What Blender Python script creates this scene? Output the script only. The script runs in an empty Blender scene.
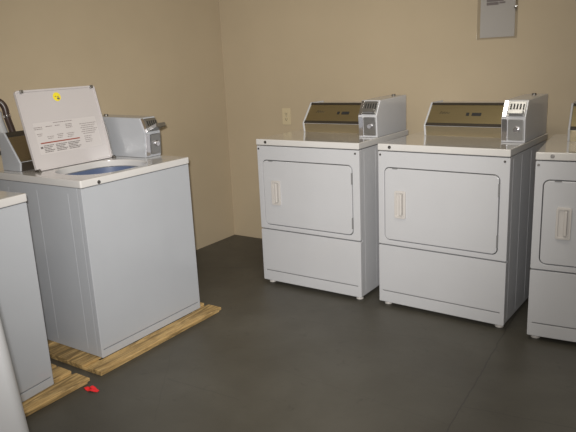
import bpy, bmesh, math, random
from mathutils import Vector, Matrix
random.seed(4)
S = bpy.context.scene
COL = S.collection
PI = math.pi

# ------------------------------------------------------------------ materials
def new_mat(name):
    m = bpy.data.materials.new(name); m.use_nodes = True
    nt = m.node_tree
    return m, nt, nt.nodes['Principled BSDF']

def flat(name, col, rough=.5, metal=0., spec=.5, coat=0.):
    m, nt, b = new_mat(name)
    b.inputs['Base Color'].default_value = (*col, 1)
    b.inputs['Roughness'].default_value = rough
    b.inputs['Metallic'].default_value = metal
    b.inputs['Specular IOR Level'].default_value = spec
    b.inputs['Coat Weight'].default_value = coat
    b.inputs['Coat Roughness'].default_value = .08
    return m

def noise(nt, scale, detail=4, rough=.5, vec=None, dist=0.):
    n = nt.nodes.new('ShaderNodeTexNoise')
    n.inputs['Scale'].default_value = scale; n.inputs['Detail'].default_value = detail
    n.inputs['Roughness'].default_value = rough; n.inputs['Distortion'].default_value = dist
    if vec is not None: nt.links.new(vec, n.inputs['Vector'])
    return n.outputs['Fac']

def ramp(nt, fac, stops):
    r = nt.nodes.new('ShaderNodeValToRGB')
    while len(r.color_ramp.elements) < len(stops): r.color_ramp.elements.new(.5)
    for e, (p, c) in zip(r.color_ramp.elements, stops):
        e.position = p; e.color = (*c, 1)
    nt.links.new(fac, r.inputs['Fac'])
    return r.outputs['Color']

def bump(nt, b, fac, strength, dist):
    k = nt.nodes.new('ShaderNodeBump')
    k.inputs['Strength'].default_value = strength; k.inputs['Distance'].default_value = dist
    nt.links.new(fac, k.inputs['Height']); nt.links.new(k.outputs['Normal'], b.inputs['Normal'])

def coord(nt, kind='Object'):
    return nt.nodes.new('ShaderNodeTexCoord').outputs[kind]

def math_node(nt, op, a, b=None, c=None):
    n = nt.nodes.new('ShaderNodeMath'); n.operation = op
    for i, v in enumerate((a, b, c)):
        if v is None: continue
        if isinstance(v, (int, float)): n.inputs[i].default_value = v
        else: nt.links.new(v, n.inputs[i])
    return n.outputs[0]

def enamel_mat(name, col, rough=.22, coat=.3):
    m, nt, b = new_mat(name)
    v = coord(nt)
    c = ramp(nt, noise(nt, 5, 3, .5, v), [(.3, [x * .97 for x in col]), (.7, col)])
    nt.links.new(c, b.inputs['Base Color'])
    b.inputs['Roughness'].default_value = rough
    b.inputs['Coat Weight'].default_value = coat; b.inputs['Coat Roughness'].default_value = .1
    bump(nt, b, noise(nt, 260, 2, .5, v), .03, .001)
    return m

def wall_mat():
    m, nt, b = new_mat('tan_wall_paint')
    v = coord(nt)
    c = ramp(nt, noise(nt, 1.6, 5, .55, v), [(.3, (.415, .341, .234)), (.7, (.45, .37, .255))])
    nt.links.new(c, b.inputs['Base Color'])
    b.inputs['Roughness'].default_value = .42
    bump(nt, b, noise(nt, 170, 4, .6, v), .12, .002)
    return m

def floor_mat():
    m, nt, b = new_mat('grey_painted_concrete')
    v = coord(nt)
    base = ramp(nt, noise(nt, 1.9, 6, .6, v, .4), [(.28, (.053, .048, .037)), (.55, (.070, .065, .052)), (.8, (.092, .086, .071))])
    # scuffs and small specks of worn paint
    sc = ramp(nt, noise(nt, 11, 5, .7, v, .8), [(.60, (0, 0, 0)), (.74, (1, 1, 1))])
    mx = nt.nodes.new('ShaderNodeMix'); mx.data_type = 'RGBA'
    nt.links.new(sc, mx.inputs[0]); nt.links.new(base, mx.inputs[6]); mx.inputs[7].default_value = (.044, .040, .032, 1)
    mx.inputs[0].default_value = .5
    # slab joints and cracks: distance to a few line segments on the slab
    sep = nt.nodes.new('ShaderNodeSeparateXYZ'); nt.links.new(v, sep.inputs[0])
    wob = math_node(nt, 'MULTIPLY', math_node(nt, 'SUBTRACT', noise(nt, 9, 3, .55, v), .5), .022)
    X = math_node(nt, 'ADD', sep.outputs[0], wob); Y = math_node(nt, 'ADD', sep.outputs[1], wob)
    total = None
    for (x0, y0, x1, y1, wd, amt) in [(2.375, -.60, 2.46, -2.3, .003, .75), (2.43, -1.60, 3.6, -1.44, .0025, .5),
                                 (1.22, -2.02, 1.62, -2.0, .003, .35), (1.0, -1.75, 1.42, -2.3, .0025, .25), (.35, -.75, .62, -.62, .006, .5),
                                 (1.35, -1.2, 2.4, -1.05, .0025, .3), (1.6, -1.7, 2.43, -1.75, .003, .2)]:
        dx, dy = x1 - x0, y1 - y0; L = math.hypot(dx, dy); ux, uy = dx / L, dy / L
        px = math_node(nt, 'SUBTRACT', X, x0); py = math_node(nt, 'SUBTRACT', Y, y0)
        t = math_node(nt, 'ADD', math_node(nt, 'MULTIPLY', px, ux), math_node(nt, 'MULTIPLY', py, uy))
        d = math_node(nt, 'ABSOLUTE', math_node(nt, 'SUBTRACT', math_node(nt, 'MULTIPLY', px, -uy), math_node(nt, 'MULTIPLY', py, -ux)))
        on = math_node(nt, 'LESS_THAN', d, wd)
        inside = math_node(nt, 'MULTIPLY', math_node(nt, 'GREATER_THAN', t, 0), math_node(nt, 'LESS_THAN', t, L))
        f = math_node(nt, 'MULTIPLY', math_node(nt, 'MULTIPLY', on, inside), amt)
        total = f if total is None else math_node(nt, 'MAXIMUM', total, f)
    m2 = nt.nodes.new('ShaderNodeMix'); m2.data_type = 'RGBA'
    nt.links.new(total, m2.inputs[0]); nt.links.new(mx.outputs[2], m2.inputs[6]); m2.inputs[7].default_value = (.035, .032, .028, 1)
    nt.links.new(m2.outputs[2], b.inputs['Base Color'])
    r = nt.nodes.new('ShaderNodeMapRange'); r.inputs[3].default_value = .38; r.inputs[4].default_value = .58
    nt.links.new(noise(nt, 4, 4, .6, v), r.inputs[0]); nt.links.new(r.outputs[0], b.inputs['Roughness'])
    bump(nt, b, noise(nt, 45, 5, .6, v), .12, .003)
    return m

def wood_mat():
    m, nt, b = new_mat('rough_pallet_pine')
    v = coord(nt)
    mp = nt.nodes.new('ShaderNodeMapping'); mp.inputs['Scale'].default_value = (14, 1.6, 14)
    nt.links.new(v, mp.inputs[0])
    g = noise(nt, 4, 6, .65, mp.outputs[0], 1.2)
    c = ramp(nt, g, [(.25, (.25, .15, .055)), (.5, (.45, .30, .12)), (.75, (.60, .43, .205))])
    st = ramp(nt, noise(nt, 1.4, 6, .75, mp.outputs[0], .8), [(.44, (0, 0, 0)), (.56, (.8, .8, .8))])
    mx = nt.nodes.new('ShaderNodeMix'); mx.data_type = 'RGBA'
    nt.links.new(st, mx.inputs[0]); nt.links.new(c, mx.inputs[6]); mx.inputs[7].default_value = (.13, .085, .032, 1)
    nt.links.new(mx.outputs[2], b.inputs['Base Color'])
    b.inputs['Roughness'].default_value = .7
    bump(nt, b, g, .3, .004)
    return m

def brushed(name, col, rough):
    m, nt, b = new_mat(name)
    v = coord(nt)
    mp = nt.nodes.new('ShaderNodeMapping'); mp.inputs['Scale'].default_value = (3, 300, 300)
    nt.links.new(v, mp.inputs[0])
    c = ramp(nt, noise(nt, 3, 3, .5, mp.outputs[0]), [(.3, [x * .85 for x in col]), (.7, col)])
    nt.links.new(c, b.inputs['Base Color'])
    b.inputs['Metallic'].default_value = 1; b.inputs['Roughness'].default_value = rough
    return m

M = {}
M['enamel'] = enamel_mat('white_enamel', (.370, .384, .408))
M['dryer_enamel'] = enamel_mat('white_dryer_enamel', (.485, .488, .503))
M['appliance'] = enamel_mat('white_rounded_enamel', (.44, .445, .455), .4)
M['wall'] = wall_mat()
M['ceiling'] = flat('ceiling_white', (.72, .70, .65), .8)
M['floor'] = floor_mat()
M['wood'] = wood_mat()
M['bronze'] = brushed('bronze_panel', (.58, .49, .29), .32)
M['bronze_low'] = brushed('bronze_kick_strip', (.66, .58, .42), .25)
M['dark'] = flat('dark_trim', (.035, .028, .02), .4)
M['black'] = flat('black_rubber', (.02, .018, .017), .55)
M['screw'] = flat('dark_steel', (.20, .19, .18), .4, 1)
M['chrome'] = flat('chrome', (.78, .77, .80), .14, 1)
M['steel'] = flat('lock_steel', (.42, .42, .42), .38, 1)
M['gap'] = flat('shade_and_hinge_grey', (.17, .17, .17), .7)  # grey painted as shade in gaps and grooves, also on hinges and latch
M['handle'] = flat('cream_plastic', (.50, .475, .45), .4)
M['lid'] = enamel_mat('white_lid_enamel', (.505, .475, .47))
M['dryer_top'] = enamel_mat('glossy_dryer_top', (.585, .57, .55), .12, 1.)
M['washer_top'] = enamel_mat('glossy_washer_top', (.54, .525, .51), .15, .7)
M['tub_blue'] = flat('blue_grey_plastic', (.085, .112, .19), .4)
M['basket'] = flat('dark_basket', (.10, .11, .14), .35, .3)
M['print'] = flat('printed_grey', (.21, .18, .175), .6)
M['print_dark'] = flat('printed_black', (.13, .115, .11), .6)
M['print_red'] = flat('printed_red', (.27, .07, .045), .6)
M['label_paper'] = flat('label_white', (.52, .49, .48), .4)
M['yellow'] = flat('yellow_sticker', (.80, .66, .03), .5)
M['paper'] = flat('notice_paper', (.50, .47, .435), .6)
M['ivory'] = flat('ivory_plate', (.52, .44, .285), .35)
M['slot'] = flat('slot_black', (.02, .02, .02), .6)
M['pvc'] = flat('grey_plastic_pipe', (.42, .42, .42), .4)
M['brown'] = flat('brown_rubber', (.045, .028, .022), .35)
M['red'] = flat('red_plastic', (.75, .015, .02), .4)

def film():
    m, nt, b = new_mat('clear_sleeve')
    tr = nt.nodes.new('ShaderNodeBsdfTransparent'); gl = nt.nodes.new('ShaderNodeBsdfGlossy')
    gl.inputs['Roughness'].default_value = .08
    tr.inputs[0].default_value = (.93, .93, .93, 1)
    mx = nt.nodes.new('ShaderNodeMixShader'); fr = nt.nodes.new('ShaderNodeFresnel'); fr.inputs[0].default_value = 1.45
    nt.links.new(fr.outputs[0], mx.inputs[0]); nt.links.new(tr.outputs[0], mx.inputs[1]); nt.links.new(gl.outputs[0], mx.inputs[2])
    nt.links.new(mx.outputs[0], nt.nodes['Material Output'].inputs['Surface'])
    return m
M['film'] = film()

# ------------------------------------------------------------------ mesh helpers
def merge(bm, other):
    me = bpy.data.meshes.new('tmp'); other.to_mesh(me); bm.from_mesh(me); bpy.data.meshes.remove(me); other.free()

def sharp_bevel(bm, off, seg=2, ang=50):
    bmesh.ops.recalc_face_normals(bm, faces=bm.faces)
    es = [e for e in bm.edges if len(e.link_faces) == 2 and math.degrees(e.calc_face_angle(0)) > ang]
    if es: bmesh.ops.bevel(bm, geom=es, offset=off, offset_type='OFFSET', segments=seg, profile=.5, affect='EDGES', clamp_overlap=True)

def box(bm, x0, x1, y0, y1, z0, z1, r=0, seg=2):
    t = bmesh.new()
    vs = [t.verts.new((x, y, z)) for x in (x0, x1) for y in (y0, y1) for z in (z0, z1)]
    for f in ((0, 1, 3, 2), (4, 6, 7, 5), (0, 4, 5, 1), (2, 3, 7, 6), (0, 2, 6, 4), (1, 5, 7, 3)):
        t.faces.new([vs[i] for i in f])
    bmesh.ops.recalc_face_normals(t, faces=t.faces)
    if r: sharp_bevel(t, r, seg)
    merge(bm, t)

def prism(bm, poly, x0, x1, r=0, seg=2):
    """polygon of (y,z) extruded along x"""
    t = bmesh.new()
    a = [t.verts.new((x0, y, z)) for y, z in poly]; b = [t.verts.new((x1, y, z)) for y, z in poly]
    t.faces.new(a); t.faces.new(b[::-1])
    n = len(poly)
    for i in range(n): t.faces.new((a[i], b[i], b[(i + 1) % n], a[(i + 1) % n]))
    if r: sharp_bevel(t, r, seg, 20)
    else: bmesh.ops.recalc_face_normals(t, faces=t.faces)
    merge(bm, t)

def rrect(u0, u1, v0, v1, r, n=6):
    pts = []
    for cx, cy, a0 in ((u1 - r, v1 - r, 0), (u0 + r, v1 - r, 90), (u0 + r, v0 + r, 180), (u1 - r, v0 + r, 270)):
        for i in range(n + 1):
            a = math.radians(a0 + 90 * i / n)
            pts.append((cx + r * math.cos(a), cy + r * math.sin(a)))
    return pts

def FRONT(u, v, w): return (u, w, v)      # u = x, v = z, w = depth y
def TOP(u, v, w): return (u, v, w)

def ring(bm, outer, inner, w0, w1, f, bev=0):
    """plate with a hole, between depths w0 and w1"""
    t = bmesh.new(); n = len(outer)
    L = [[t.verts.new(f(u, v, w)) for u, v in lp] for lp in (outer, inner) for w in (w0, w1)]
    o0, o1, i0, i1 = L
    for k in range(n):
        j = (k + 1) % n
        t.faces.new((o0[k], o0[j], i0[j], i0[k])); t.faces.new((o1[k], i1[k], i1[j], o1[j]))
        t.faces.new((o0[k], o1[k], o1[j], o0[j])); t.faces.new((i0[k], i0[j], i1[j], i1[k]))
    bmesh.ops.remove_doubles(t, verts=t.verts, dist=1e-6)
    bmesh.ops.recalc_face_normals(t, faces=t.faces)
    if bev: sharp_bevel(t, bev, 2, 60)
    merge(bm, t)

def plate(bm, loop, w0, w1, f, bev=0):
    t = bmesh.new(); n = len(loop)
    a = [t.verts.new(f(u, v, w0)) for u, v in loop]; b = [t.verts.new(f(u, v, w1)) for u, v in loop]
    t.faces.new(a); t.faces.new(b[::-1])
    for k in range(n): t.faces.new((a[k], b[k], b[(k + 1) % n], a[(k + 1) % n]))
    bmesh.ops.recalc_face_normals(t, faces=t.faces)
    if bev: sharp_bevel(t, bev, 2, 60)
    merge(bm, t)

def cyl(bm, c, axis, r, h, n=20, r2=None, bev=0):
    t = bmesh.new()
    bmesh.ops.create_cone(t, cap_ends=True, segments=n, radius1=r, radius2=r if r2 is None else r2, depth=h)
    if bev: sharp_bevel(t, bev, 2, 60)
    q = Vector((0, 0, 1)).rotation_difference(Vector(axis).normalized())
    bmesh.ops.transform(t, matrix=Matrix.Translation(c) @ q.to_matrix().to_4x4(), verts=t.verts)
    merge(bm, t)

def tube(bm, pts, r, n=12):
    """round tube along a path, capped"""
    P = [Vector(p) for p in pts]; rings = []
    up = None
    for i, p in enumerate(P):
        d = (P[min(i + 1, len(P) - 1)] - P[max(i - 1, 0)]).normalized()
        if up is None: up = d.orthogonal().normalized()
        up = (up - d * up.dot(d)).normalized(); s = d.cross(up)
        rr = r[i] if isinstance(r, (list, tuple)) else r
        rings.append([bm.verts.new(p + (up * math.cos(2 * PI * k / n) + s * math.sin(2 * PI * k / n)) * rr) for k in range(n)])
    for a, b in zip(rings, rings[1:]):
        for k in range(n): bm.faces.new((a[k], a[(k + 1) % n], b[(k + 1) % n], b[k]))
    bm.faces.new(rings[0][::-1]); bm.faces.new(rings[-1])

def smooth_path(pts, per=8):
    P = [Vector(p) for p in pts]; P = [P[0] * 2 - P[1]] + P + [P[-1] * 2 - P[-2]]; out = []
    for i in range(1, len(P) - 2):
        for k in range(per):
            t = k / per; a, b, c, d = P[i - 1:i + 3]
            out.append(.5 * ((2 * b) + (c - a) * t + (2 * a - 5 * b + 4 * c - d) * t * t + (3 * b - a - 3 * c + d) * t ** 3))
    out.append(P[-2]); return out

def build(name, bm, mat, parent=None, label=None):
    bmesh.ops.recalc_face_normals(bm, faces=bm.faces)
    for f in bm.faces: f.smooth = True
    for e in bm.edges:
        if len(e.link_faces) != 2 or math.degrees(e.calc_face_angle(0)) > 32: e.smooth = False
    me = bpy.data.meshes.new(name); bm.to_mesh(me); bm.free()
    me.materials.append(M[mat])
    o = bpy.data.objects.new(name, me); COL.objects.link(o)
    wn = o.modifiers.new('weighted_normal', 'WEIGHTED_NORMAL'); wn.keep_sharp = True
    if parent is not None: o.parent = parent
    if label: o['label'] = label
    return o

def tag(o, label, cat, group=None):
    o['label'] = label; o['category'] = cat
    if group: o['group'] = group
    return o

def thing(name, label, cat, loc, rotz=0, group=None):
    o = bpy.data.objects.new(name, None); COL.objects.link(o)
    o.empty_display_size = .1
    o.location = loc; o.rotation_euler = (0, 0, rotz)
    return tag(o, label, cat, group)

def copy_tree(o, parent=None):
    c = o.copy(); COL.objects.link(c)
    if parent is not None: c.parent = parent
    for ch in list(o.children): copy_tree(ch, c)
    return c

def structure(name, bm, mat):
    o = build(name, bm, mat); o['kind'] = 'structure'; return o

# ------------------------------------------------------------------ room
RX, RY, RZ = 4.7, -5.0, 2.55
b = bmesh.new(); box(b, -.1, RX + .1, RY - .1, .1, -.1, 0); structure('floor', b, 'floor')
b = bmesh.new(); box(b, -.1, RX + .1, RY - .1, .1, RZ, RZ + .1); structure('ceiling', b, 'ceiling')
b = bmesh.new(); box(b, 0, RX, 0, .1, 0, RZ); structure('wall_back', b, 'wall')
b = bmesh.new(); box(b, -.1, 0, RY, .1, 0, RZ); structure('wall_left', b, 'wall')
b = bmesh.new(); box(b, RX, RX + .1, RY, .1, 0, RZ); structure('wall_right', b, 'wall')
b = bmesh.new(); box(b, 0, RX, RY - .1, RY, 0, RZ); structure('wall_front', b, 'wall')

# ------------------------------------------------------------------ shared parts
def meter_case(t, a0, a1, z0, yb, yk, yt, back, zk, zt, mat, tongue=.030):
    """white coin meter box standing at the right end of a console"""
    b = bmesh.new()
    prism(b, [(yb, z0), (yk, zk), (yt, zt), (back, zt + .006), (back, z0)], a0, a1, .005, 2)
    case = build('coin_meter_case', b, mat, t, 'white coin meter case')
    w = a1 - a0
    def face(y0, zz0, y1, zz1):           # map (u, s, n) on a leaning face: s runs up the face 0..1, n = out of it
        d = Vector((0, y1 - y0, zz1 - zz0)); nrm = Vector((0, -d.z, d.y)).normalized()
        return lambda u, s, n: tuple(Vector((u, y0, zz0)) + d * s + nrm * n)
    up = face(yk, zk, yt, zt); lo = face(yb, z0, yk, zk)
    # upper chrome coin slide with its slots and push tongue
    b = bmesh.new(); plate(b, rrect(a0 + w * .22, a1 - w * .06, .08, .90, .02, 3), .0005, .008, lambda u, v, n: up(u, v, n), .002)
    sl = build('coin_slide', b, 'steel', case, 'steel coin slide plate')
    b = bmesh.new()
    for k in range(5):
        u = a0 + w * (.34 + .13 * k)
        plate(b, [(u - .0035, .42), (u + .0035, .42), (u + .0035, .74), (u - .0035, .74)], .008, .0095, lambda u, v, n: up(u, v, n))
    build('coin_slots', b, 'slot', case, 'black coin slots')
    b = bmesh.new(); plate(b, rrect(a0 + w * .30, a1 - w * .10, .12, .34, .01, 3), .008, tongue, lambda u, v, n: up(u, v, n), .003)
    build('push_tongue', b, 'steel', case, 'chrome push tongue')
    # chrome side band of the face
    b = bmesh.new(); plate(b, rrect(a0 + w * .04, a0 + w * .20, .04, .94, .006, 3), .0005, .006, lambda u, v, n: up(u, v, n), .002)
    plate(b, rrect(a0 + w * .04, a0 + w * .26, .08, .96, .006, 3), .0005, .006, lambda u, v, n: lo(u, v, n), .002)
    build('chrome_band', b, 'chrome', case, 'chrome edge band')
    # lower vault door with key lock
    b = bmesh.new(); plate(b, rrect(a0 + w * .30, a1 - w * .06, .10, .95, .02, 3), .0005, .008, lambda u, v, n: lo(u, v, n), .003)
    vd = build('vault_door', b, 'steel', case, 'steel coin vault door')
    c = lo(a0 + w * .66, .55, .012); b = bmesh.new(); cyl(b, c, (0, -1, 0), .017, .016, 20, .014, .002)
    build('vault_lock', b, 'chrome', case, 'round chrome key lock')
    b = bmesh.new(); cyl(b, (a0 + w * .52, back - .06, zt + .008), (0, 0, 1), .013, .010, 16, .011, .002)
    build('top_lock', b, 'screw', case, 'dark lock on the top')
    return case

# ------------------------------------------------------------------ dryers
W, D, H = .696, .645, .914
def make_dryer(label):
    t = thing('clothes_dryer', label, 'dryer', (0, 0, 0), 0, 'coin dryers along the back wall')
    for x in (.035, W - .035):
        for y in (.045, D - .06):
            b = bmesh.new(); cyl(b, (x, y, .006), (0, 0, 1), .022, .012, 16, .020, .002); cyl(b, (x, y, .021), (0, 0, 1), .009, .022, 12)
            build('foot', b, 'handle', t, 'levelling foot')
    b = bmesh.new()
    box(b, .004, W - .004, .031, D, .022, .874, .004)
    for y in (.062, .20, .36, .52):       # pressed vertical ribs of the side sheet
        box(b, W - .006, W - .0034, y, y + .006, .04, .86, .0004, 1); box(b, .0034, .006, y, y + .006, .04, .86, .0004, 1)
    build('cabinet', b, 'dryer_enamel', t)
    b = bmesh.new(); box(b, .008, W - .008, .0285, .033, .03, .87); build('gap_shade', b, 'gap', t, 'dark sheet painting the shade in the front panel gaps')  # dark sheet put in for the shade between the front panels
    # top with rounded front
    b = bmesh.new(); box(b, -.001, W + .001, -.005, D, .878, H, .005, 3)
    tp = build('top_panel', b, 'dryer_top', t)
    b = bmesh.new(); cyl(b, (.070, -.006, .897), (0, -1, 0), .0095, .006, 18, .008, .001)
    build('top_lock', b, 'screw', tp, 'small round lock')
    # front frame with the door opening
    dx0, dx1, dz0, dz1 = .040, .648, .393, .786
    b = bmesh.new(); ring(b, rrect(0, W, .362, .874, .006), rrect(dx0 - .004, dx1 + .004, dz0 - .004, dz1 + .004, .030), 0, .028, FRONT, .003)
    fp = build('front_panel', b, 'dryer_enamel', t)
    for x in (.013, W - .025):
        b = bmesh.new(); cyl(b, (x, -.001, .855), (0, -1, 0), .0065, .004, 14, .005)
        build('screw', b, 'screw', fp, 'dark screw head')
    b = bmesh.new(); plate(b, rrect(dx0, dx1, dz0, dz1, .026), -.004, .024, FRONT, .005)
    dr = build('door', b, 'dryer_enamel', t)
    for z in (.46, .715):
        b = bmesh.new(); box(b, dx1 - .003, dx1 + .005, -.006, .01, z - .032, z + .032, .002)
        build('hinge', b, 'gap', dr, 'dark hinge edge')
    b = bmesh.new(); box(b, .085, .115, -.006, 0, dz1 - .004, dz1 + .002, .001); build('latch', b, 'gap', dr, 'small dark latch slot')
    # moulded handle: bezel, scooped pocket and grip bar
    hx0, hx1, hz0, hz1 = .100, .164, .518, .668
    b = bmesh.new()
    ring(b, rrect(hx0, hx1, hz0, hz1, .010), rrect(hx0 + .010, hx1 - .010, hz0 + .012, hz1 - .012, .006), -.012, -.003, FRONT, .002)
    prism(b, [(-.0045, hz0 + .011), (-.0045, hz1 - .011), (-.003, hz1 - .011), (-.003, hz0 + .011)], hx0 + .009, hx1 - .009)
    box(b, hx0 + .034, hx1 - .016, -.026, -.004, hz0 + .020, hz1 - .014, .004, 3)
    build('handle', b, 'handle', dr, 'moulded pull handle in a shallow bezel')
    # lower access panel with pressed line
    kx0, kx1, kz = .020, W - .022, .090
    b = bmesh.new()
    ring(b, rrect(0, W, .024, .356, .006), rrect(kx0, kx1, kz - .0028, kz + .0028, .0027), 0, .028, FRONT, .0025)
    lp = build('lower_panel', b, 'dryer_enamel', t)
    b = bmesh.new(); box(b, kx0 - .004, kx1 + .004, .007, .012, kz - .006, kz + .006); build('pressed_line_shade', b, 'gap', lp, 'dark strip painting the shade in the pressed line')  # groove shade painted as a dark strip at its bottom
    # control console
    a0, a1 = .092, .576
    kb, kk, kt, ktop = .385, .374, .475, 1.090
    b = bmesh.new(); prism(b, [(kb + .004, H), (kk + .004, .972), (kt + .004, ktop - .004), (.62, ktop - .004), (.62, H)], a0 + .008, a1 + .004, .003)
    cs = build('console', b, 'dryer_enamel', t)
    b = bmesh.new(); prism(b, [(kb - .006, H), (kk - .006, .972), (kt - .006, ktop + .003), (.625, ktop + .003), (.625, H)], a0, a0 + .011, .004)
    build('end_cap', b, 'dryer_enamel', cs)
    d = Vector((0, kt - kk, ktop - .972)); nn = Vector((0, -d.z, d.y)).normalized()
    def sl(u, s, n): return tuple(Vector((u, kk + .004, .972)) + d * s + nn * n)
    def strip(name, s0, s1, n, mat, label, x0=a0 + .011, x1=a1):
        b = bmesh.new(); plate(b, [(x0, s0), (x1, s0), (x1, s1), (x0, s1)], 0, n, sl, .0008); return build(name, b, mat, cs, label)
    cp = strip('control_panel', .09, .88, .0025, 'bronze', 'bronze metal control panel')
    strip('top_trim', .885, .97, .006, 'dark', 'dark trim along the top of the panel')
    strip('lower_trim', -.02, .085, .007, 'dark', 'dark trim below the panel')
    b = bmesh.new(); prism(b, [(kb + .001, H), (kk + .001, .968), (kk + .005, .968), (kb + .005, H)], a0 + .011, a1)
    build('lower_strip', b, 'bronze_low', cs, 'dull bronze lower strip')
    b = bmesh.new()
    for x0, x1, s0, s1 in ((.318, .335, .42, .55), (.350, .402, .42, .55)):
        plate(b, [(x0, s0), (x1, s0), (x1, s1), (x0, s1)], .0025, .0038, sl)
    build('display_window', b, 'slot', cs, 'black display windows')
    b = bmesh.new()
    pts = smooth_path([(.165 + .008 * k, .52 + (.08 if k % 2 else -.04) * (1 - k * .08), .003) for k in range(8)], 5)
    tube(b, [sl(*p) for p in pts], .0012, 6)
    build('script_mark', b, 'dark', cs, 'faint script mark')
    meter_case(t, .577, W, H, .222, .214, .262, .615, 1.037, 1.122, 'dryer_enamel')
    return t

DRY = [(.8802, -.8029, -.0142, 'white front-loading coin dryer nearest the room corner, beside the wall outlet'),
       (1.681, -.7975, -.0427, 'white front-loading coin dryer in the middle of the three, below the paper notice'),
       (2.498, -.870, .085, 'white front-loading coin dryer cut off by the right edge of the photo')]
d0 = None
for x, y, r, lab in DRY:
    if d0 is None: d0 = t = make_dryer(lab)
    else: t = copy_tree(d0)
    t.location = (x, y, 0); t.rotation_euler = (0, 0, r); t['label'] = lab

# ------------------------------------------------------------------ washers (x along the front, y towards the left wall)
WW, WD, WH = .699, .66, .861
PH = .0285
def lid_map(theta, hy, hz):
    up = Vector((0, math.sin(theta), math.cos(theta))); nn = Vector((0, -math.cos(theta), math.sin(theta)))
    return lambda a, s, n: tuple(Vector((a, hy, hz)) + up * s + nn * n)

def make_washer_body(label, group):
    t = thing('washing_machine', label, 'washing machine', (0, 0, 0), 0, group)
    ztop = WH - .038
    b = bmesh.new(); ring(b, rrect(.003, WW - .003, .030, WD, .006), rrect(.012, WW - .012, .040, WD - .010, .004), .004, ztop, TOP)
    for y in (.10, .33, .56): box(b, .0022, .0045, y, y + .009, .03, ztop - .03, .0007, 1)
    build('cabinet', b, 'enamel', t)
    kx0, kx1, kz = .014, WW - .010, .041
    b = bmesh.new(); ring(b, rrect(0, WW, .002, ztop, .005), rrect(kx0, kx1, kz - .0025, kz + .0025, .0024), 0, .029, FRONT, .002)
    fp = build('front_panel', b, 'enamel', t)
    b = bmesh.new(); box(b, kx0 - .004, kx1 + .004, .007, .012, kz - .006, kz + .006); build('pressed_line_shade', b, 'gap', fp, 'dark strip painting the shade in the pressed line')  # dark strip paints the shade inside the front groove
    b = bmesh.new(); ring(b, rrect(.006, WW - .006, .006, WD - .01, .004), rrect(.088, .534, .036, .402, .152, 6), ztop - .002, ztop + .005, TOP); build('top_gap_shade', b, 'gap', t, 'dark sheet painting the shade in the gap below the top')  # dark ring in place of the shade under the top's edge
    b = bmesh.new()
    ring(b, rrect(-.003, WW + .003, -.006, WD, .008), rrect(.092, .530, .040, .398, .150, 6), ztop + .003, WH, TOP, .005)
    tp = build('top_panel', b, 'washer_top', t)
    b = bmesh.new(); cyl(b, (.098, -.007, WH - .023), (0, -1, 0), .0095, .006, 18, .008, .001); build('top_lock', b, 'screw', tp, 'small round lock')
    # tub collar and basket below the opening
    b = bmesh.new(); o_ = rrect(.090, .532, .042, .400, .150, 6); i_ = rrect(.102, .520, .050, .388, .146, 6)
    ring(b, o_, i_, ztop - .15, ztop + .002, TOP, .003)
    cl = build('tub_collar', b, 'tub_blue', t, 'blue-grey plastic tub collar')
    b = bmesh.new(); tb = bmesh.new(); lo = rrect(.150, .472, .09, .35, .125, 6)
    A = [tb.verts.new((u, v, ztop - .149)) for u, v in i_]; B = [tb.verts.new((u, v, .35)) for u, v in lo]
    for k in range(len(A)): tb.faces.new((A[k], A[(k + 1) % len(A)], B[(k + 1) % len(A)], B[k]))
    tb.faces.new(B); merge(b, tb)
    build('wash_basket', b, 'basket', t, 'dark metal wash basket')
    b = bmesh.new(); cyl(b, (.311, .22, .50), (0, 0, 1), .065, .30, 24, .035, .006); build('agitator', b, 'tub_blue', t)
    # console along the back
    a0, a1 = .050, .60
    kb, kk, kt, kz1, ktop = .520, .512, .612, WH + .040, WH + .185
    b = bmesh.new(); prism(b, [(kb + .004, WH), (kk + .004, kz1), (kt + .004, ktop), (.655, ktop), (.655, WH)], a0 + .008, a1, .003)
    cs = build('console', b, 'enamel', t)
    b = bmesh.new(); prism(b, [(kb - .005, WH), (kk - .005, kz1), (kt - .005, ktop + .004), (.658, ktop + .004), (.658, WH)], a0, a0 + .012, .004)
    build('end_cap', b, 'enamel', cs)
    d = Vector((0, kt - kk, ktop - kz1)); nn = Vector((0, -d.z, d.y)).normalized()
    def sl(u, s, n): return tuple(Vector((u, kk + .004, kz1)) + d * s + nn * n)
    for nm, s0, s1, n, mt, lb in (('control_panel', .04, .86, .0025, 'bronze_low', 'bronze metal control panel'), ('top_trim', .865, 1.0, .008, 'dark', 'dark trim along the top of the panel')):
        b = bmesh.new(); plate(b, [(a0 + .012, s0), (a1, s0), (a1, s1), (a0 + .012, s1)], 0, n, sl, .0008); build(nm, b, mt, cs, lb)
    b = bmesh.new(); prism(b, [(kb, WH), (kk, kz1 + .004), (kk + .005, kz1 + .004), (kb + .005, WH)], a0 + .012, a1)
    build('lower_strip', b, 'dark', cs, 'dark lower strip')
    meter_case(t, .594, .710, WH, .205, .196, .228, .615, WH + .130, WH + .212, 'enamel', .068)
    return t

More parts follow.
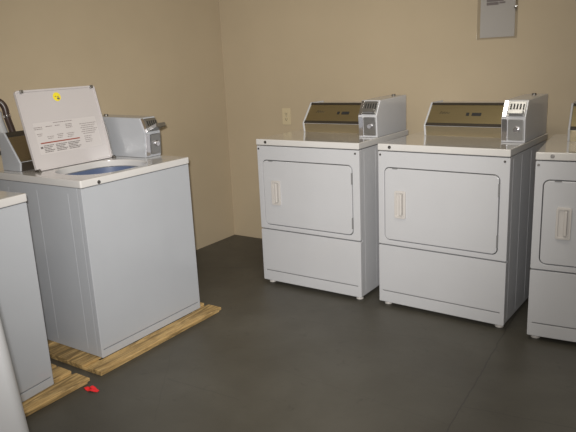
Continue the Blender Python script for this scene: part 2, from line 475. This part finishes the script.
def make_lid(t, theta, decals):
    f = lid_map(theta, .412, WH + (.001 if decals else .006))
    a0, a1, L = .076, .552, .400
    b = bmesh.new(); plate(b, rrect(a0, a1, .002, L, .014, 5), -.020, -.006, f, .004)
    ring(b, rrect(a0, a1, .002, L, .014, 5), rrect(a0 + .008, a1 - .008, .010, L - .010, .010, 5), -.008, 0, f, .002)
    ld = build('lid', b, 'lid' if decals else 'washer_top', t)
    if not decals: return ld
    for a in (.108, .528):
        b = bmesh.new(); tb = bmesh.new(); plate(tb, rrect(a - .009, a + .009, L - .016, L + .001, .005, 4), -.004, .008, f, .002); merge(b, tb)
        build('bumper', b, 'steel', ld, 'grey rubber bumper')
    for a in (a0 + .004, a1 - .004):
        b = bmesh.new(); tube(b, [f(a, .004, -.012), f(a, .004, .012), f(a, -.008, .016)], .008, 10); build('hinge', b, 'screw', ld, 'dark lid hinge')
    b = bmesh.new(); tube(b, [f(a1 - .004, .02, .003), f(a1 + .002, .14, .003), f(a1 + .001, .20, .001)], .0035, 8); build('lid_stay', b, 'steel', ld, 'grey lid switch arm')
    b = bmesh.new(); plate(b, rrect(.125, .505, .078, .236, .004, 2), -.0062, -.0053, f); lb = build('instruction_label', b, 'label_paper', ld, 'printed instruction label')
    # lettering too small to read in the photo: broken rows of ink
    def row(b, x0, x1, s, h, fill=.8, mn=.006, mx=.016):
        x = x0
        while x < x1:
            w = min(random.uniform(mn, mx), x1 - x)
            plate(b, [(x, s), (x + w * fill, s), (x + w * fill, s + h), (x, s + h)], -.0053, -.0049, f); x += w
    def text(name, rows, h):
        b = bmesh.new()
        for x0, x1, q in rows: row(b, x0, x1, q, h)
        build(name, b, 'print', ld, 'grey fine print')
    text('title_text', [(.240, .355, .2265)], .0035)
    for (x0, x1, k), (u0, u1, q, n) in zip(((.125, .172, 2), (.192, .229, 1), (.246, .276, 1), (.308, .348, 3)),
                                          ((.133, .165, .178, 2), (.185, .226, .160, 2), (.244, .285, .166, 3), (.303, .350, .164, 3))):
        text('column_heading', [(x0, x1, .211 - .0085 * i) for i in range(k)], .0035)
        text('column_text', [(u0 + .004 * (i % 2), u1 - .006 * i, q - .0085 * i) for i in range(n)], .0032)
    text('side_text', [(.395 + .008 * (i % 2), .500 - .010 * (i % 3), .203 - .0105 * i) for i in range(6)], .0032)
    text('side_text', [(.405, .452 - .006 * (i % 2), .136 - .010 * i) for i in range(4)], .0032)
    b = bmesh.new()
    for i in range(5):
        for x0, x1 in ((.152, .212), (.222, .290), (.296, .372)): row(b, x0, x1 - .01 * (i % 3), .1175 - .0078 * i, .0036, .9, .008, .02)
    plate(b, rrect(.133, .147, .1065, .1165, .002, 2), -.0053, -.0048, f)
    build('warning_text', b, 'print_dark', ld, 'black warning text')
    b = bmesh.new(); plate(b, [(.140, .1305), (.374, .1305), (.374, .1365), (.140, .1365)], -.0053, -.0047, f)
    build('warning_bar', b, 'print_red', ld, 'red warning bar')
    b = bmesh.new(); plate(b, [(.304 + .0225 * math.cos(2 * PI * k / 32), .356 + .0225 * math.sin(2 * PI * k / 32)) for k in range(32)], -.0062, -.0050, f)
    st = build('sticker', b, 'yellow', ld, 'round yellow sticker')
    b = bmesh.new()
    plate(b, rrect(.303, .318, .341, .352, .004, 3), -.0050, -.0046, f); plate(b, rrect(.292, .299, .356, .360, .0015, 2), -.0050, -.0046, f)
    plate(b, rrect(.303, .316, .3555, .359, .0015, 2), -.0050, -.0046, f)
    build('sticker_print', b, 'print_dark', ld, 'dark print on the sticker')
    return ld

GW = 'top-loading coin washers along the left wall'
w1 = make_washer_body('white top-loading coin washer with its lid open, standing on a pallet', GW)
w2 = copy_tree(w1)
w1.location = (.8486, -2.0705, PH); w1.rotation_euler = (0, 0, PI / 2 + .0023)
w2.location = (.9141, -3.0380, PH); w2.rotation_euler = (0, 0, PI / 2 + .0889)
w2['label'] = 'white washer half cut off at the left edge, in front of the open-lidded washer'
make_lid(w1, math.radians(13), True)
make_lid(w2, math.radians(-90), False)

# white rounded appliance in the lower left corner
t = thing('white_appliance', 'white rounded-edge appliance filling the lower left corner, nearest the camera', 'appliance', (1.641, -2.934, 0), 0)
b = bmesh.new(); plate(b, rrect(-.62, 0, -.64, 0, .045, 8), .03, .86, TOP, .004)
for v in b.verts: v.co.x += (.55 - v.co.z) * .05 * (1 if v.co.x > -.3 else -1); v.co.y += (.55 - v.co.z) * .05 * (1 if v.co.y > -.3 else -1)
build('cabinet', b, 'appliance', t)
b = bmesh.new(); plate(b, rrect(-.608, -.012, -.628, -.012, .047, 8), .863, .90, TOP, .010); build('top_panel', b, 'appliance', t)
for x in (-.56, -.06):
    for y in (-.58, -.06):
        b = bmesh.new(); cyl(b, (x, y, .016), (0, 0, 1), .025, .032, 16, .02, .002); build('foot', b, 'black', t, 'black rubber foot')

# ------------------------------------------------------------------ pallets
def pallet(label, x0, x1, y0, y1, h, nb):
    t = thing('wooden_pallet', label, 'pallet', ((x0 + x1) / 2, (y0 + y1) / 2, 0), 0, 'low wooden pallets under the washers')
    w, l = x1 - x0, y1 - y0; th = h * .52
    pit = w / nb
    for k in range(nb):
        xa = -w / 2 + k * pit; wd = pit - .012 - .006 * random.random()
        if k == nb - 1: xa = w / 2 - wd
        b = bmesh.new(); box(b, xa, xa + wd, -l / 2 + .004 * random.random(), l / 2 - .006 * random.random(), h - th, h, .0025, 1)
        build('deck_board', b, 'wood', t)
    for yy in (-l / 2 + .006, -.04, l / 2 - .096):
        b = bmesh.new(); box(b, -w / 2 + .006, w / 2 - .060, yy, yy + .09, 0, h - th, .002, 1); build('runner', b, 'wood', t)
    b = bmesh.new(); box(b, w / 2 - .058, w / 2 - .010, -l / 2 + .008, l / 2 - .012, 0, h - th, .002, 1); build('runner', b, 'wood', t)
    return t
pallet('low wooden pallet under the open-lidded washer, its planks showing at front and side', .15, .945, -2.162, -1.302, PH, 7)
pallet('low wooden pallet under the cut-off washer at the left edge', .15, .945, -3.10, -2.218, PH, 7)

# ------------------------------------------------------------------ wall things
t = thing('wall_outlet', 'ivory electrical outlet plate on the back wall beside the corner dryer', 'outlet', (.566, 0, .965))
b = bmesh.new(); plate(b, rrect(-.036, .036, -.060, .060, .005, 4), -.006, 0, FRONT, .002); cp = build('cover_plate', b, 'ivory', t)
for z in (-.020, .020):
    b = bmesh.new(); plate(b, rrect(-.017, .017, z - .014, z + .014, .008, 5), -.0085, -.005, FRONT, .001); so = build('socket', b, 'ivory', t)
    b = bmesh.new()
    for x in (-.007, .007): box(b, x - .0015, x + .0015, -.0092, -.0080, z - .003, z + .007)
    cyl(b, (0, -.0086, z - .008), (0, -1, 0), .003, .0014, 10); build('slots', b, 'slot', so, 'dark socket slots')
b = bmesh.new(); cyl(b, (0, -.0065, 0), (0, -1, 0), .0035, .002, 10); build('screw', b, 'steel', t, 'steel screw')

t = thing('paper_notice', 'paper notice in a clear plastic sleeve taped high on the back wall', 'notice', (2.062, 0, 1.432))
b = bmesh.new(); plate(b, rrect(-.100, .096, .006, .285, .003, 2), -.0042, 0, FRONT); sh = build('sheet', b, 'paper', t)
b = bmesh.new()
for x0, x1, z0, z1 in ((-.066, .052, .246, .262), (-.066, .030, .203, .217), (-.066, .002, .184, .200), (.006, .040, .190, .200)): plate(b, [(x0, z0), (x1, z0), (x1, z1), (x0, z1)], -.0046, -.0042, FRONT)
build('heading', b, 'print', sh, 'faded grey heading')
b = bmesh.new(); plate(b, rrect(-.118, .112, -.004, .295, .004, 2), -.0066, -.0056, FRONT); build('plastic_sleeve', b, 'film', t, 'clear plastic sleeve')
b = bmesh.new(); tube(b, [(.103, -.010, .150), (.106, -.013, .185), (.104, -.010, .215)], .004, 8); tube(b, [(.09, -.008, .16), (.098, -.010, .165), (.102, -.011, .142)], .003, 8)
build('tape', b, 'film', t, 'shiny curled tape')

# drain pipe and hose behind the open washer
t = thing('drain_pipe', 'grey plastic drain pipe on the left wall behind the open-lidded washer', 'pipe', (.060, -1.902, 0))
b = bmesh.new(); tube(b, smooth_path([(0, .01, .0), (0, .01, .45), (0, .01, .86), (0, .002, .99), (0, -.034, 1.150)], 6), .027, 20); build('pipe', b, 'pvc', t)
b = bmesh.new(); cyl(b, (0, -.036, 1.160), (0, -.2, 1), .031, .022, 24, bev=.003); build('collar', b, 'pvc', t)
b = bmesh.new(); box(b, -.060, -.026, -.03, .03, .945, .965, .002); build('bracket', b, 'screw', t, 'dark wall bracket')
t = thing('drain_hose', 'dark rubber drain hose hooked over the grey pipe behind the open-lidded washer', 'hose', (.060, -1.902, 0))
b = bmesh.new(); tube(b, smooth_path([(.0, -.040, 1.175), (.0, -.044, 1.205), (.006, -.036, 1.226), (.022, -.018, 1.224), (.034, -.002, 1.195), (.036, .004, 1.14), (.036, .022, 1.06), (.04, .036, .95), (.045, .04, .60), (.05, .04, .35)], 8), .0165, 14)
hs = build('hose', b, 'brown', t)
b = bmesh.new(); cyl(b, (.036, .004, 1.150), (.0, .2, -1), .0195, .014, 18, bev=.002); build('clamp', b, 'chrome', t, 'bright metal clamp')

# red scrap on the floor
b = bmesh.new()
for (x0, y0, x1, y1, wd, h) in ((-.040, .004, .005, -.004, .020, .004), (-.005, -.006, .042, .012, .024, .007), (-.020, .010, .020, .018, .016, .010)):
    dx, dy = x1 - x0, y1 - y0; L = math.hypot(dx, dy); nx, ny = -dy / L * wd / 2, dx / L * wd / 2
    tb = bmesh.new(); n = 7; top = []; bot = []
    for k in range(n):
        s = k / (n - 1); z = .002 + h * math.sin(PI * s) + .002 * math.sin(7 * s); q = 1 - .45 * abs(2 * s - 1) ** 2
        for sg in (-1, 1):
            top.append(tb.verts.new((x0 + dx * s + nx * sg * q, y0 + dy * s + ny * sg * q, z))); bot.append(tb.verts.new((x0 + dx * s + nx * sg * q, y0 + dy * s + ny * sg * q, z - .0018)))
    for k in range(n - 1):
        i = 2 * k
        tb.faces.new((top[i], top[i + 1], top[i + 3], top[i + 2])); tb.faces.new((bot[i], bot[i + 2], bot[i + 3], bot[i + 1]))
        tb.faces.new((top[i], top[i + 2], bot[i + 2], bot[i])); tb.faces.new((top[i + 1], bot[i + 1], bot[i + 3], top[i + 3]))
    tb.faces.new((top[0], bot[0], bot[1], top[1])); tb.faces.new((top[-2], top[-1], bot[-1], bot[-2]))
    merge(b, tb)
o = build('plastic_scrap', b, 'red'); o.location = (.992, -2.265, 0)
tag(o, 'small crumpled red plastic scrap on the floor by the pallet corner', 'scrap')

# ------------------------------------------------------------------ camera
yaw, pitch, roll, fpx = .6005, .2464, -.0466, 621.17
cy, sy, cp_, sp = math.cos(yaw), math.sin(yaw), math.cos(pitch), math.sin(pitch)
F = Vector((-sy * cp_, cy * cp_, -sp)); R0 = Vector((cy, sy, 0)); U0 = R0.cross(F)
Rv = R0 * math.cos(roll) + U0 * math.sin(roll); Uv = U0 * math.cos(roll) - R0 * math.sin(roll)
cam = bpy.data.cameras.new('camera'); co = bpy.data.objects.new('camera', cam); COL.objects.link(co)
CP = Vector((3.1302, -3.789, 1.3664))
mw = Matrix((Rv, Uv, -F)).transposed().to_4x4(); mw.translation = CP
co.matrix_world = mw
cam.sensor_fit = 'HORIZONTAL'; cam.sensor_width = 36; cam.lens = fpx / 576 * 36
cam.clip_start = .02
S.camera = co

# ------------------------------------------------------------------ light: the camera's flash, and dim fill lights added under the ceiling
aim = F * fpx - Rv * 36 + Uv * 45            # the flash points a little higher than the lens
fm = aim.to_track_quat('-Z', 'Y').to_matrix().to_4x4(); fm.translation = CP - Rv * .03 + Uv * .06
for nm, en, ang, bl in (('flash_beam', 415, 64, 1), ('flash_spill', 100, 130, .6)):
    fl = bpy.data.lights.new(nm, 'SPOT'); fo = bpy.data.objects.new(nm, fl); COL.objects.link(fo)
    fo.matrix_world = fm
    fl.energy = en; fl.shadow_soft_size = .025; fl.spot_size = math.radians(ang); fl.spot_blend = bl; fl.color = (1, .975, .945)
for x, y in ((2.2, -1.7), (2.2, -3.6)):  # added fill from above, no fixture modelled; lifts the machine tops
    a = bpy.data.lights.new('ceiling_fill', 'AREA'); ao = bpy.data.objects.new('ceiling_fill', a); COL.objects.link(ao)
    a.shape = 'RECTANGLE'; a.size = 1.2; a.size_y = .3; a.energy = 13; a.color = (1, .93, .80)
    ao.location = (x, y, RZ - .02)
wd = bpy.data.worlds.new('world'); S.world = wd; wd.use_nodes = True
wd.node_tree.nodes['Background'].inputs[0].default_value = (.5, .5, .5, 1); wd.node_tree.nodes['Background'].inputs[1].default_value = .2

S.view_settings.view_transform = 'Standard'; S.view_settings.look = 'None'
S.view_settings.gamma = 1; S.view_settings.use_curve_mapping = False
S.view_settings.exposure = 0
